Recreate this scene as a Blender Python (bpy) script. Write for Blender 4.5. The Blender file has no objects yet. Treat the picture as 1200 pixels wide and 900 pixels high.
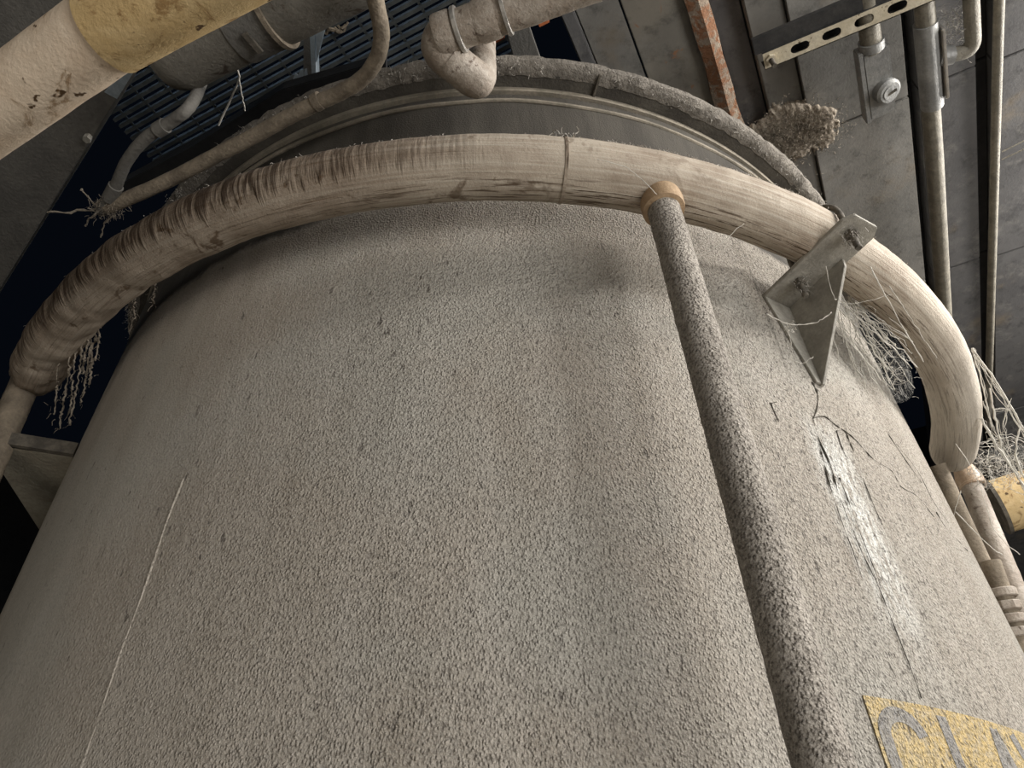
import bpy, bmesh, math, random
from mathutils import Vector, Matrix, noise
random.seed(7)
PI = math.pi
SC = bpy.context.scene
COL = SC.collection

# ---------------------------------------------------------------- camera
F, PITCH, ROLL = 868.69, math.radians(42.636), math.radians(-2.102)
CAM = Vector((0, 0, 1.6))
fw = Vector((0, math.cos(PITCH), math.sin(PITCH)))
r0 = Vector((1, 0, 0)); u0 = r0.cross(fw)
rt_ = math.cos(ROLL)*r0 + math.sin(ROLL)*u0
up_ = -math.sin(ROLL)*r0 + math.cos(ROLL)*u0
cd = bpy.data.cameras.new('camera'); cam = bpy.data.objects.new('camera', cd); COL.objects.link(cam)
cam.matrix_world = Matrix(((rt_.x, up_.x, -fw.x, CAM.x), (rt_.y, up_.y, -fw.y, CAM.y), (rt_.z, up_.z, -fw.z, CAM.z), (0, 0, 0, 1)))
cd.sensor_fit = 'HORIZONTAL'; cd.sensor_width = 36; cd.lens = F/1200*36; cd.clip_start = .02
SC.camera = cam

# ---------------------------------------------------------------- world and lights
w = bpy.data.worlds.new('world'); SC.world = w; w.use_nodes = True
w.node_tree.nodes['Background'].inputs[0].default_value = (.16, .24, .42, 1)
w.node_tree.nodes['Background'].inputs[1].default_value = .007

def area(name, loc, target, sx, sy, power, col):
    l = bpy.data.lights.new(name, 'AREA'); l.shape = 'RECTANGLE'; l.size = sx; l.size_y = sy
    l.energy = power; l.color = col
    o = bpy.data.objects.new(name, l); COL.objects.link(o); o.location = loc
    o.rotation_euler = (Vector(target)-Vector(loc)).to_track_quat('-Z', 'Y').to_euler()
    return o
area('strip_light', (4.05, .9, 4.95), (.7, 1.7, 3.2), 3.8, .22, 235, (1, .965, .925))
area('side_fill_light', (4.6, -2.6, 1.5), (.4, 1.6, 2.6), 4.2, 2.4, 240, (1, .975, .945))  # added soft fill that brightens the tank's lower right, no doorway built
area('left_fill_light', (-2.7, -3.0, .6), (-.9, 1.8, 1.9), 2.2, 1.4, 31, (1, .93, .83))  # added fill for the low left of the tank, source unseen
area('roof_daylight', (-1.8, 2.4, 8.0), (-1.4, 2.2, 4.0), 3, 3, 26, (.5, .72, 1))
SC.view_settings.view_transform = 'Standard'; SC.view_settings.look = 'None'
SC.view_settings.gamma = 1; SC.view_settings.use_curve_mapping = False
SC.view_settings.exposure = 0.4

# ---------------------------------------------------------------- measuring helpers (real points in the room)
S = 2.0
TX, TY = -.04178*S, 1.63721*S              # tank axis
RT = .95255*S                              # tank radius
RR, RP = 1.06217*S, .04692*S               # ring radius, ring pipe radius
RCX, RCY = TX-.00747*S, TY+.0004*S
def ray(px, py): return fw + rt_*((px-600)/F) - up_*((py-450)/F)
def W(px, py, z):
    d = ray(px, py); return CAM + d*((z-CAM.z)/d.z)
def D(px, py, depth): return CAM + ray(px, py)*depth
def HC(px, py, rho):
    d = ray(px, py); a = d.x**2+d.y**2; b = -2*(d.x*TX+d.y*TY); c = TX*TX+TY*TY-rho*rho
    t = (-b-math.sqrt(max(b*b-4*a*c, 0)))/(2*a); return CAM+d*t
def cyl(deg, rho, z):
    a = math.radians(deg); return Vector((TX+rho*math.sin(a), TY-rho*math.cos(a), z))
def cang(p): return math.degrees(math.atan2(p.x-TX, -(p.y-TY)))
def ringc(deg, dr=0, dz=0):
    a = math.radians(deg)
    return Vector((RCX+(RR+dr)*math.sin(a), RCY-(RR+dr)*math.cos(a), CAM.z+S-.0146*RR*math.sin(a)-.04107*RR*math.cos(a)+dz))
def dep(p): return (p-CAM).dot(fw)
def pr(px, p): return px*dep(p)/F          # pixels to metres at a point
AZ = math.radians(24.5)
DA = Vector((math.sin(AZ), math.cos(AZ), 0)); DB = Vector((math.cos(AZ), -math.sin(AZ), 0))
def ab(p): return p.dot(DA), p.dot(DB)
def P(a, b, z): return DA*a+DB*b+Vector((0, 0, z))

# ---------------------------------------------------------------- object helpers
def link(o): COL.objects.link(o); return o
def tag(o, label=None, cat=None, group=None, kind=None):
    if label: o['label'] = label
    if cat: o['category'] = cat
    if group: o['group'] = group
    if kind: o['kind'] = kind
    return o
def thing(name, label, cat, loc, group=None):
    o = link(bpy.data.objects.new(name, None)); o.location = loc; o.empty_display_size = .05
    return tag(o, label, cat, group)
def wloc(o):
    v = Vector((0, 0, 0))
    while o: v += o.location; o = o.parent
    return v
def obj(name, bm, m, parent=None, smooth=True, origin=None):
    if parent is not None: off = wloc(parent)
    elif origin is not None: off = Vector(origin)
    else: off = Vector((0, 0, 0))
    bmesh.ops.translate(bm, verts=bm.verts, vec=-off)
    bmesh.ops.recalc_face_normals(bm, faces=bm.faces)
    me = bpy.data.meshes.new(name); bm.to_mesh(me); bm.free()
    if smooth:
        for p in me.polygons: p.use_smooth = True
        try: me.set_sharp_from_angle(angle=math.radians(38))
        except Exception: pass
    me.materials.append(m)
    o = link(bpy.data.objects.new(name, me))
    if parent is not None: o.parent = parent
    else: o.location = off
    return o
def struct(name, bm, m, smooth=False): return tag(obj(name, bm, m, None, smooth), kind='structure')

def fillet(pts, rad, n=8):
    pts = [Vector(p) for p in pts]; out = [pts[0]]
    for i in range(1, len(pts)-1):
        a, b, c = pts[i-1], pts[i], pts[i+1]
        d1 = (a-b); d2 = (c-b); l = min(rad, d1.length*.45, d2.length*.45)
        p, q = b+d1.normalized()*l, b+d2.normalized()*l
        for k in range(n+1):
            t = k/n; out.append(p*(1-t)**2+b*2*t*(1-t)+q*t*t)
    out.append(pts[-1]); return out
def smoothpath(pts, n=8):
    pts = [Vector(p) for p in pts]; out = []
    for i in range(len(pts)-1):
        p0 = pts[max(i-1, 0)]; p1 = pts[i]; p2 = pts[i+1]; p3 = pts[min(i+2, len(pts)-1)]
        for k in range(n):
            t = k/n
            out.append(.5*((2*p1)+(p2-p0)*t+(2*p0-5*p1+4*p2-p3)*t*t+(3*p1-p0-3*p2+p3)*t**3))
    out.append(pts[-1]); return out
def subdiv(pts, step):
    out = [pts[0]]
    for a, b in zip(pts, pts[1:]):
        n = max(1, int((b-a).length/step))
        for k in range(1, n+1): out.append(a.lerp(b, k/n))
    return out
def tube(bm, pts, r, seg=20, cap=True, disp=None, up=None):
    """sweep a circle; r number or function of 0..1; disp(pos, s, ang) adds to the radius; writes UV (metres along, turn around)"""
    uv = bm.loops.layers.uv.verify()
    pts = [Vector(p) for p in pts]; n = len(pts); rings = []
    L = [0]
    for a, b in zip(pts, pts[1:]): L.append(L[-1]+(b-a).length)
    T0 = (pts[1]-pts[0]).normalized()
    N = Vector(up) if up else (Vector((0, 0, 1)) if abs(T0.z) < .9 else Vector((1, 0, 0)))
    for i, p in enumerate(pts):
        T = (pts[min(i+1, n-1)]-pts[max(i-1, 0)]).normalized()
        N = (N-T*N.dot(T)).normalized(); B = T.cross(N)
        rr = r(L[i]/L[-1]) if callable(r) else r
        ring = []
        for k in range(seg):
            a = 2*PI*k/seg; d = N*math.cos(a)+B*math.sin(a); q = rr
            if disp: q += disp(p+d*rr, L[i], a)
            ring.append(bm.verts.new(p+d*q))
        rings.append(ring)
    for i in range(n-1):
        for k in range(seg):
            k2 = (k+1) % seg
            f = bm.faces.new((rings[i][k], rings[i][k2], rings[i+1][k2], rings[i+1][k]))
            for l, (x, y) in zip(f.loops, ((L[i], k/seg), (L[i], (k+1)/seg), (L[i+1], (k+1)/seg), (L[i+1], k/seg))): l[uv].uv = (x, y)
    if cap:
        bm.faces.new(rings[0][::-1]); bm.faces.new(rings[-1])
    return rings
def box8(bm, c):
    v = [bm.verts.new(p) for p in c]
    for f in ((0, 1, 2, 3), (7, 6, 5, 4), (0, 4, 5, 1), (1, 5, 6, 2), (2, 6, 7, 3), (3, 7, 4, 0)): bm.faces.new([v[i] for i in f])
    return v
def abox(bm, a0, a1, b0, b1, z0, z1, bev=0):
    v = box8(bm, [P(a0, b0, z0), P(a1, b0, z0), P(a1, b1, z0), P(a0, b1, z0), P(a0, b0, z1), P(a1, b0, z1), P(a1, b1, z1), P(a0, b1, z1)])
    if bev:
        es = {e for x in v for e in x.link_edges}; bmesh.ops.bevel(bm, geom=list(es), offset=bev, segments=2, affect='EDGES')
def slab(bm, poly, n, th, bev=0):
    """extruded polygon: poly points, thickness th along n"""
    n = Vector(n).normalized()
    a = [bm.verts.new(Vector(p)) for p in poly]; b = [bm.verts.new(Vector(p)+n*th) for p in poly]
    bm.faces.new(a); bm.faces.new(b[::-1]); k = len(a)
    for i in range(k): bm.faces.new((a[i], a[(i+1) % k], b[(i+1) % k], b[i]))
    if bev:
        es = {e for x in a+b for e in x.link_edges}; bmesh.ops.bevel(bm, geom=list(es), offset=bev, segments=2, affect='EDGES')
def oriented(bm, c, X, Y, Z, hx, hy, hz, bev=0):
    c = Vector(c); X, Y, Z = X.normalized()*hx, Y.normalized()*hy, Z.normalized()*hz
    v = box8(bm, [c-X-Y-Z, c+X-Y-Z, c+X+Y-Z, c-X+Y-Z, c-X-Y+Z, c+X-Y+Z, c+X+Y+Z, c-X+Y+Z])
    if bev:
        es = {e for x in v for e in x.link_edges}; bmesh.ops.bevel(bm, geom=list(es), offset=bev, segments=3, affect='EDGES')
def revolve(bm, prof, cx=TX, cy=TY, n=256, closed=True, jit=None):
    rings = []
    for k in range(n):
        a = 2*PI*k/n; s, c = math.sin(a), math.cos(a)
        ring = []
        for i, (r, z) in enumerate(prof):
            d = jit(k, i, r, z, a) if jit else (0, 0)
            ring.append(bm.verts.new((cx+(r+d[0])*s, cy-(r+d[0])*c, z+d[1])))
        rings.append(ring)
    m = len(prof)
    for k in range(n):
        A, B = rings[k], rings[(k+1) % n]
        for i in range(m if closed else m-1):
            j = (i+1) % m; bm.faces.new((A[i], B[i], B[j], A[j]))
def fuzz(bm, p, n, L, r, grav=.5, spread=1.0):
    """a tuft of n crooked fibres rooted at p"""
    for _ in range(n):
        q = Vector(p)+Vector([random.gauss(0, 1) for _ in range(3)])*L*.25*spread
        d = Vector([random.gauss(0, 1) for _ in range(3)]).normalized()
        prev = None; k = 4; rr = r*random.uniform(.5, 1.3); l = L*random.uniform(.4, 1.2)/k
        for i in range(k+1):
            a = d.orthogonal().normalized(); b = d.cross(a).normalized()
            w_ = rr*(1-.6*i/k)
            ring = [bm.verts.new(q+(a*math.cos(t)+b*math.sin(t))*w_) for t in (0, 2.09, 4.19)]
            if prev:
                for j in range(3): bm.faces.new((prev[j], prev[(j+1) % 3], ring[(j+1) % 3], ring[j]))
            prev = ring
            d = (d+Vector([random.gauss(0, .45) for _ in range(3)])+Vector((0, 0, -grav*.4))).normalized(); q = q+d*l
def strand(bm, pts, r, sag=0, wob=0, n=10, beads=0):
    pts = smoothpath(pts, n) if len(pts) > 2 else [Vector(pts[0]).lerp(Vector(pts[1]), i/n) for i in range(n+1)]
    m = len(pts)-1; out = []
    for i, p in enumerate(pts):
        t = i/m; q = p+Vector((0, 0, -sag*4*t*(1-t)))
        if wob and 0 < i < m: q = q+Vector([random.gauss(0, wob) for _ in range(3)])
        out.append(q)
    tube(bm, out, (lambda t: r*random.uniform(1-beads, 1+2.2*beads)) if beads else r, 5)

# ---------------------------------------------------------------- materials
class NT:
    def __init__(s, name):
        m = bpy.data.materials.new(name); m.use_nodes = True; s.m = m; s.t = m.node_tree; s.n = s.t.nodes; s.l = s.t.links
        s.b = s.n['Principled BSDF']; s.b.inputs['Specular IOR Level'].default_value = .3
    def new(s, t, **k):
        x = s.n.new(t)
        for a, v in k.items(): setattr(x, a, v)
        return x
    def put(s, sock, v):
        if hasattr(v, 'is_output'): s.l.new(v, sock)
        else: sock.default_value = v
    def obj(s): return s.new('ShaderNodeTexCoord').outputs['Object']
    def uv(s): return s.new('ShaderNodeTexCoord').outputs['UV']
    def map(s, v, sc, loc=(0, 0, 0)):
        x = s.new('ShaderNodeMapping'); s.l.new(v, x.inputs[0]); x.inputs['Scale'].default_value = sc; x.inputs['Location'].default_value = loc; return x.outputs[0]
    def noise(s, v, sc, det=4, rough=.6, dist=0):
        x = s.new('ShaderNodeTexNoise'); s.l.new(v, x.inputs['Vector']); x.inputs['Scale'].default_value = sc
        x.inputs['Detail'].default_value = det; x.inputs['Roughness'].default_value = rough; x.inputs['Distortion'].default_value = dist; return x.outputs[0]
    def vor(s, v, sc, rnd=1):
        x = s.new('ShaderNodeTexVoronoi'); s.l.new(v, x.inputs['Vector']); x.inputs['Scale'].default_value = sc; return x.outputs['Distance']
    def ramp(s, v, a, b, c0=0, c1=1):
        x = s.new('ShaderNodeMapRange', interpolation_type='SMOOTHSTEP'); s.put(x.inputs[0], v); x.inputs[1].default_value = a; x.inputs[2].default_value = b
        x.inputs[3].default_value = c0; x.inputs[4].default_value = c1; return x.outputs[0]
    def math(s, op, a, b=None):
        x = s.new('ShaderNodeMath', operation=op); s.put(x.inputs[0], a)
        if b is not None: s.put(x.inputs[1], b)
        return x.outputs[0]
    def mix(s, f, a, b, mode='MIX'):
        x = s.new('ShaderNodeMix', data_type='RGBA', blend_type=mode); s.put(x.inputs[0], f)
        s.put(x.inputs[6], a if hasattr(a, 'is_output') else (*a, 1)); s.put(x.inputs[7], b if hasattr(b, 'is_output') else (*b, 1)); return x.outputs[2]
    def bump(s, h, dist, strength=1, nrm=None):
        x = s.new('ShaderNodeBump'); s.l.new(h, x.inputs['Height']); x.inputs['Distance'].default_value = dist; x.inputs['Strength'].default_value = strength
        if nrm is not None: s.l.new(nrm, x.inputs['Normal'])
        return x.outputs[0]
    def done(s, col, nrm=None, rough=.85, metal=0):
        s.put(s.b.inputs['Base Color'], col if hasattr(col, 'is_output') else (*col, 1))
        if nrm is not None: s.l.new(nrm, s.b.inputs['Normal'])
        s.put(s.b.inputs['Roughness'], rough); s.b.inputs['Metallic'].default_value = metal; return s.m

def grime(name, c0, c1, sc=6, fine=60, bump=.003, rough=.85, metal=0, dark=None, dk=(.6, .68)):
    t = NT(name); v = t.obj(); n1 = t.noise(v, sc, 6, .65); col = t.mix(t.ramp(n1, .32, .68), c0, c1)
    nf = t.noise(v, fine, 4, .7)
    if dark:
        n2 = t.noise(v, sc*2.3, 5, .7, .6); col = t.mix(t.ramp(n2, dk[0], dk[1]), col, dark)
    col = t.mix(t.ramp(nf, .3, .75, 0, .35), col, tuple(x*.45 for x in c0))
    return t.done(col, t.bump(t.math('ADD', nf, t.math('MULTIPLY', n1, .6)), bump), rough, metal)

def tank_mat(paint=None):
    t = NT('dust_caked_steel' if not paint else 'painted_'+paint); v = t.obj()
    xyz = t.new('ShaderNodeSeparateXYZ'); t.l.new(v, xyz.inputs[0])
    th = t.math('ARCTAN2', xyz.outputs[0], t.math('MULTIPLY', xyz.outputs[1], -1))      # turn about the tank axis
    big = t.noise(v, 1.3, 4, .6)
    drip = t.noise(t.map(v, (1, 1, .12)), 7, 6, .7)
    fl = t.noise(t.map(v, (1, 1, .3)), 34, 5, .65)
    if not paint:
        col = t.mix(t.ramp(drip, .3, .72), (.365, .322, .264), (.495, .448, .385))
        col = t.mix(t.ramp(big, .45, .66, 0, .5), col, (.46, .455, .41))
        # brighter mineral run below the bracket foot
        wob = t.math('MULTIPLY', t.math('SUBTRACT', t.noise(t.map(v, (1, 1, .5)), 5, 3), .5), .05)
        d = t.math('ABSOLUTE', t.math('SUBTRACT', t.math('ADD', th, wob), math.radians(29.7)))
        band = t.math('MULTIPLY', t.ramp(d, .012, .06, 1, 0), t.math('MULTIPLY', t.ramp(xyz.outputs[2], 2.1, 2.6), t.ramp(xyz.outputs[2], 2.7, 3.0, 1, 0)))
        nb = t.noise(t.map(v, (1, 1, .22)), 70, 5, .75)
        col = t.mix(t.math('MULTIPLY', band, t.ramp(nb, .36, .56)), col, (.9, .9, .85))
        # dark thin runs inside that streak
        nd = t.noise(t.map(v, (1, 1, .04)), 22, 3, .5)
        dd = t.ramp(d, .02, .05, 1, 0)
        run = t.math('MULTIPLY', t.ramp(nd, .6, .66), t.math('MULTIPLY', dd, t.ramp(xyz.outputs[2], 2.05, 2.2)))
        col = t.mix(t.math('MULTIPLY', run, .7), col, (.12, .11, .09))
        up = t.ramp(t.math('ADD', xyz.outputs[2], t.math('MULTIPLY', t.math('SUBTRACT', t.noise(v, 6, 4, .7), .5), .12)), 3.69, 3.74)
        dark_top = t.mix(t.ramp(drip, .3, .7), (.05, .045, .038), (.085, .077, .064))  # darker shell colour from just above the ring pipe upward
    elif paint == 'yellow':
        col = t.mix(t.ramp(drip, .35, .7), (.64, .46, .18), (.68, .53, .27))
        col = t.mix(t.ramp(t.noise(v, 60, 4, .7), .42, .7, 0, .7), col, (.5, .44, .34))
    else:
        col = t.mix(t.ramp(drip, .35, .7), (.29, .28, .27), (.37, .355, .33))
    # pits and scratches where crust has dropped off, drawn out vertically
    pit = t.noise(t.map(v, (1, 1, .35)), 55, 3, .55)
    pit2 = t.noise(v, 3.1, 3)
    pm = t.math('MULTIPLY', t.ramp(pit, .655, .7), t.ramp(pit2, .36, .6, .25, 1))
    col = t.mix(t.math('MULTIPLY', pm, .8), col, (.1, .085, .07))
    pit3 = t.math('MULTIPLY', t.ramp(t.noise(t.map(v, (1, 1, .6), (9, 4, 2)), 105, 2, .5), .625, .68), t.ramp(th, math.radians(8), math.radians(30)))
    pm = t.math('MAXIMUM', pm, pit3)
    col = t.mix(t.math('MULTIPLY', pit3, .8), col, (.1, .088, .075))
    g1 = t.vor(t.map(v, (1, 1, .8)), 150); g2 = t.noise(v, 230, 3, .8); g3 = t.noise(t.map(v, (1, 1, .75)), 125, 3, .7)
    grit = t.ramp(t.noise(t.map(v, (1, 1, .8), (5, 2, 1)), 190, 2, .6), .36, .66)
    h = t.math('ADD', t.math('ADD', t.math('MULTIPLY', t.ramp(g1, 0, .6, 1, 0), .55), t.math('MULTIPLY', g2, .5)), t.math('MULTIPLY', g3, .9))
    h = t.math('SUBTRACT', h, t.math('MULTIPLY', pm, .5))
    amt = t.ramp(th, math.radians(-34), math.radians(-4), .35, 1.0)
    h = t.math('MULTIPLY', h, amt)
    if not paint:
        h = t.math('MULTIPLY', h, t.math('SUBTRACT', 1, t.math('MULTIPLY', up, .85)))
    nr = t.bump(h, .010, 1.0)
    nr = t.bump(fl, .004, .4, nr)
    col = t.mix(t.math('MULTIPLY', t.ramp(g3, .34, .56, .5, 0), amt), col, (.10, .088, .074))
    col = t.mix(t.math('MULTIPLY', grit, .28), col, (.66, .62, .55) if not paint else (.62, .56, .45))
    if not paint: col = t.mix(up, col, dark_top)
    return t.done(col, nr, .93)

def grit_mat(name, c0, c1):
    t = NT(name); v = t.obj()
    n = t.noise(v, 9, 5, .65); col = t.mix(t.ramp(n, .35, .66), c0, c1)
    g1 = t.vor(v, 135); g2 = t.noise(v, 200, 3, .75); g3 = t.noise(v, 105, 3, .65)
    col = t.mix(t.ramp(g3, .36, .56, .6, 0), col, (.1, .085, .07)); col = t.mix(t.ramp(g2, .5, .66, 0, .5), col, (.72, .67, .6))
    h = t.math('ADD', t.math('ADD', t.math('MULTIPLY', t.ramp(g1, 0, .6, 1, 0), .6), t.math('MULTIPLY', g2, .5)), g3)
    return t.done(col, t.bump(h, .011, 1), .95)

def ring_mat():
    t = NT('dusty_scaled_pipe'); v = t.uv(); o = t.obj()
    xy = t.new('ShaderNodeSeparateXYZ'); t.l.new(v, xy.inputs[0]); s = xy.outputs[0]
    va = t.math('ADD', xy.outputs[1], t.math('MULTIPLY', t.math('SUBTRACT', t.noise(t.map(v, (22, .4, 1)), 2, 3), .5), .24))
    lim = t.math('MULTIPLY', t.ramp(va, .12, .19), t.ramp(va, .33, .41, 1, 0))
    along = t.noise(t.map(v, (.35, 9, 1)), 5, 5, .65)        # lines running with the pipe
    across = t.noise(t.map(v, (26, 1.2, 1)), 2.2, 4, .6, .3)    # runs around the pipe
    blotch = t.noise(o, 4.5, 5, .6)
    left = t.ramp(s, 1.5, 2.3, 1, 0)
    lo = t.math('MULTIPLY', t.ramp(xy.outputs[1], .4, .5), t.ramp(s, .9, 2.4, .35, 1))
    fl2 = t.noise(t.map(v, (1.2, 16, 1)), 4, 4, .7)
    col = t.mix(t.ramp(blotch, .35, .65), (.31, .25, .19), (.46, .395, .315))
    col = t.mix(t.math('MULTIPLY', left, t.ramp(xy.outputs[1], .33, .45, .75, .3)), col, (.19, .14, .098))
    col = t.mix(t.math('MULTIPLY', t.ramp(along, .42, .7, 0, .65), t.ramp(left, 0, 1, 1, .35)), col, (.58, .525, .44))
    col = t.mix(t.ramp(along, .40, .3, 0, .75), col, (.13, .085, .05))
    m = t.math('MULTIPLY', t.math('MULTIPLY', t.math('MULTIPLY', left, lim), t.ramp(across, .44, .56)), t.ramp(t.noise(o, 3.2, 2), .36, .5))
    col = t.mix(t.math('MULTIPLY', m, .85), col, (.05, .03, .018))
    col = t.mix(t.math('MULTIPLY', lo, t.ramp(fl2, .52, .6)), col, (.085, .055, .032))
    b2 = t.noise(o, 9, 4, .65, .5)
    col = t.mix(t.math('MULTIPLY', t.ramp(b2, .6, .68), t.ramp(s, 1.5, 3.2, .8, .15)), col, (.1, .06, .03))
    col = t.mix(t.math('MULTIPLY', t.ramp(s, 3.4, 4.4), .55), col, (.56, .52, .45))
    fine = t.noise(o, 120, 4, .7)
    h = t.math('ADD', t.math('MULTIPLY', along, .5), t.math('ADD', t.math('MULTIPLY', fine, .45), t.math('MULTIPLY', across, t.math('MULTIPLY', t.math('MULTIPLY', left, lim), 1.6))))
    return t.done(col, t.bump(h, .008, .8), .8)

def ceil_mat(name, c0, c1, rust=.0):
    t = NT(name); v = t.obj()
    n = t.noise(v, 1.6, 6, .65, .4); n2 = t.noise(v, 9, 6, .75); n3 = t.noise(v, 90, 3, .7)
    col = t.mix(t.ramp(n, .35, .65), c0, c1)
    col = t.mix(t.ramp(n2, .48, .7, 0, .6), col, tuple(x*.4 for x in c0))
    col = t.mix(t.ramp(t.noise(v, 5, 6, .75, .15), .5, .7, 0, .3), col, (.3, .285, .255))
    col = t.mix(t.ramp(t.noise(v, 2.3, 4, .6), .56, .72, 0, .5), col, (.2, .155, .1))
    if rust:
        nr = t.noise(t.map(v, (1, 1, 1), (3, 1, 0)), 3.5, 5, .7, .5)
        col = t.mix(t.ramp(nr, .62-rust*.2, .7-rust*.2), col, (.27, .125, .06))
    h = t.math('ADD', t.math('MULTIPLY', n2, .5), t.math('MULTIPLY', n3, .3))
    return t.done(col, t.bump(h, .004, .7), .9)

def web_mat(name, dens=.5, col=(.62, .6, .55), sc=(3, 60, 1)):
    t = NT(name); v = t.uv()
    a = t.noise(t.map(v, sc), 3, 5, .7, 1.0); b = t.noise(t.map(v, (40, 5, 1)), 2, 4, .6, 1.5)
    al = t.math('MAXIMUM', t.ramp(a, .62-dens*.2, .8-dens*.15), t.math('MULTIPLY', t.ramp(b, .6, .75), .6))
    al = t.math('MULTIPLY', al, .85)
    t.l.new(al, t.b.inputs['Alpha'])
    return t.done(col, None, .95)

def yellow_mat(name, c0, c1, spots):
    t = NT(name); v = t.obj()
    n = t.noise(v, 7, 5, .6, .6); col = t.mix(t.ramp(n, .35, .65), c0, c1)
    sp = t.noise(v, 22, 3, .55, .2); col = t.mix(t.ramp(sp, .66, .7), col, (.1, .06, .03))
    st = t.noise(v, 9, 6, .7, 1.2); col = t.mix(t.ramp(st, .6-spots, .7-spots, 0, .75), col, (.24, .13, .045))
    f = t.noise(v, 90, 4, .7)
    return t.done(col, t.bump(t.math('ADD', f, t.math('MULTIPLY', sp, .8)), .003, .7), .6)

M = dict(
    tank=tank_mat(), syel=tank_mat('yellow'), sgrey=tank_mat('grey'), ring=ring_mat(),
    flange=grime('dusty_flange', (.06, .054, .046), (.11, .1, .083), 5, 80, .004),
    rim=grime('crusted_rim', (.15, .135, .115), (.26, .235, .2), 9, 60, .014, .95, dark=(.07, .06, .05)),
    lip=grime('worn_lip', (.2, .18, .14), (.33, .29, .23), 8, 90, .003),
    dust=grime('loose_dust', (.36, .33, .29), (.5, .47, .42), 20, 90, .002),
    dpipe=grit_mat('granular_pipe', (.36, .325, .28), (.5, .455, .395)),
    collar=grime('ochre_collar', (.36, .24, .14), (.48, .35, .22), 14, 90, .003, .7),
    ledge=grime('ledge_concrete', (.3, .27, .21), (.4, .37, .29), 7, 60, .005),
    copper=grime('copper_collar', (.44, .32, .22), (.56, .44, .33), 14, 80, .002, .35),
    steel=grime('dusty_bracket_steel', (.27, .255, .22), (.43, .405, .35), 10, 90, .003, .7),
    thread=grime('rusted_thread', (.08, .072, .06), (.17, .15, .12), 25, 120, .002, .8),
    galv=grime('weathered_fitting', (.3, .25, .2), (.46, .41, .35), 12, 70, .005, .6, dark=(.15, .11, .085)),
    galvm=grime('bright_galvanised', (.36, .34, .31), (.5, .48, .44), 12, 70, .002, .42, .5),
    conduit=grime('dusty_conduit', (.17, .14, .105), (.3, .25, .185), 12, 80, .005, .85),
    tanc=grime('tan_conduit', (.15, .138, .112), (.25, .23, .185), 16, 90, .003, .6, dark=(.1, .09, .07), dk=(.64, .68)),
    cream=grime('cream_strut', (.5, .44, .32), (.62, .56, .43), 14, 60, .002, .7, dark=(.1, .07, .04), dk=(.62, .66)),
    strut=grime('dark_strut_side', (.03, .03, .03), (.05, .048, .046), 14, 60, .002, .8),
    body=grime('conduit_body_grey', (.2, .2, .195), (.3, .3, .285), 14, 80, .002, .5, .1),
    ceilA=ceil_mat('ceiling_panel_grey', (.15, .145, .132), (.21, .2, .18)),
    ceilB=ceil_mat('ceiling_panel_dark', (.085, .083, .083), (.12, .117, .115)),
    ceilC=ceil_mat('ceiling_panel_brown', (.16, .15, .13), (.22, .2, .165), .3),
    rust=grime('rusty_strip', (.22, .165, .12), (.34, .285, .22), 7, 50, .01, .9, dark=(.24, .115, .06), dk=(.46, .56)),
    black=grime('near_black', (.012, .012, .013), (.02, .02, .021), 6, 40, .003, .9),  # near-black base for ceiling gaps, the angle beam and the channel back
    grate=grime('grating_steel', (.06, .065, .065), (.11, .118, .115), 8, 50, .003, .6),
    red=grime('orange_rust_bar', (.42, .1, .04), (.5, .16, .06), 12, 60, .002, .7),
    beam=grime('grey_dusty_beam', (.12, .115, .105), (.19, .18, .16), 3, 50, .005, .8),
    duct=grime('grey_duct', (.14, .13, .11), (.21, .195, .165), 4, 60, .004, .8, dark=(.08, .06, .045)),
    blue=grime('blue_lit_galvanised', (.35, .42, .47), (.55, .62, .67), 8, 60, .003, .4, .3),  # blue of the roof light is put into the metal's colour
    wall=grime('dark_wall', (.035, .034, .034), (.05, .048, .046), 2, 30, .01, .9),
    floor=grime('concrete_floor', (.2, .185, .165), (.27, .25, .225), 3, 40, .004, .9),
    ypipe=yellow_mat('cream_pipe', (.7, .555, .41), (.8, .67, .52), .03),
    ysock=yellow_mat('ochre_pipe', (.56, .4, .19), (.68, .52, .28), .1),
    web=web_mat('gauzy_cobweb', .55), web2=web_mat('thin_cobweb', .3, (.5, .48, .43)),
    silk=grime('cobweb_silk', (.55, .52, .46), (.68, .65, .58), 20, 50, .001, .9),
    clump=grime('brown_fluff', (.26, .22, .17), (.38, .33, .265), 15, 80, .006, .95, dark=(.13, .11, .085), dk=(.52, .64)),
    crack=grime('dark_crack', (.05, .045, .035), (.09, .08, .06), 15, 60, .002, .9),
)

# ---------------------------------------------------------------- the room
bm = bmesh.new(); abox(bm, -6, 9, -9, 8, -.2, 0); struct('floor', bm, M['floor'])
bm = bmesh.new(); abox(bm, 9, 9.3, -9, 8, 0, 7.5); struct('wall_back', bm, M['wall'])
bm = bmesh.new(); abox(bm, -6, 9, -9.3, -9, 0, 7.5); struct('wall_left', bm, M['wall'])
bm = bmesh.new(); abox(bm, -6, 9, 8, 8.3, 0, 7.5); struct('wall_right', bm, M['wall'])
bm = bmesh.new(); abox(bm, -6.3, -6, -9, 8, 0, 7.5); struct('wall_front', bm, M['wall'])

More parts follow.
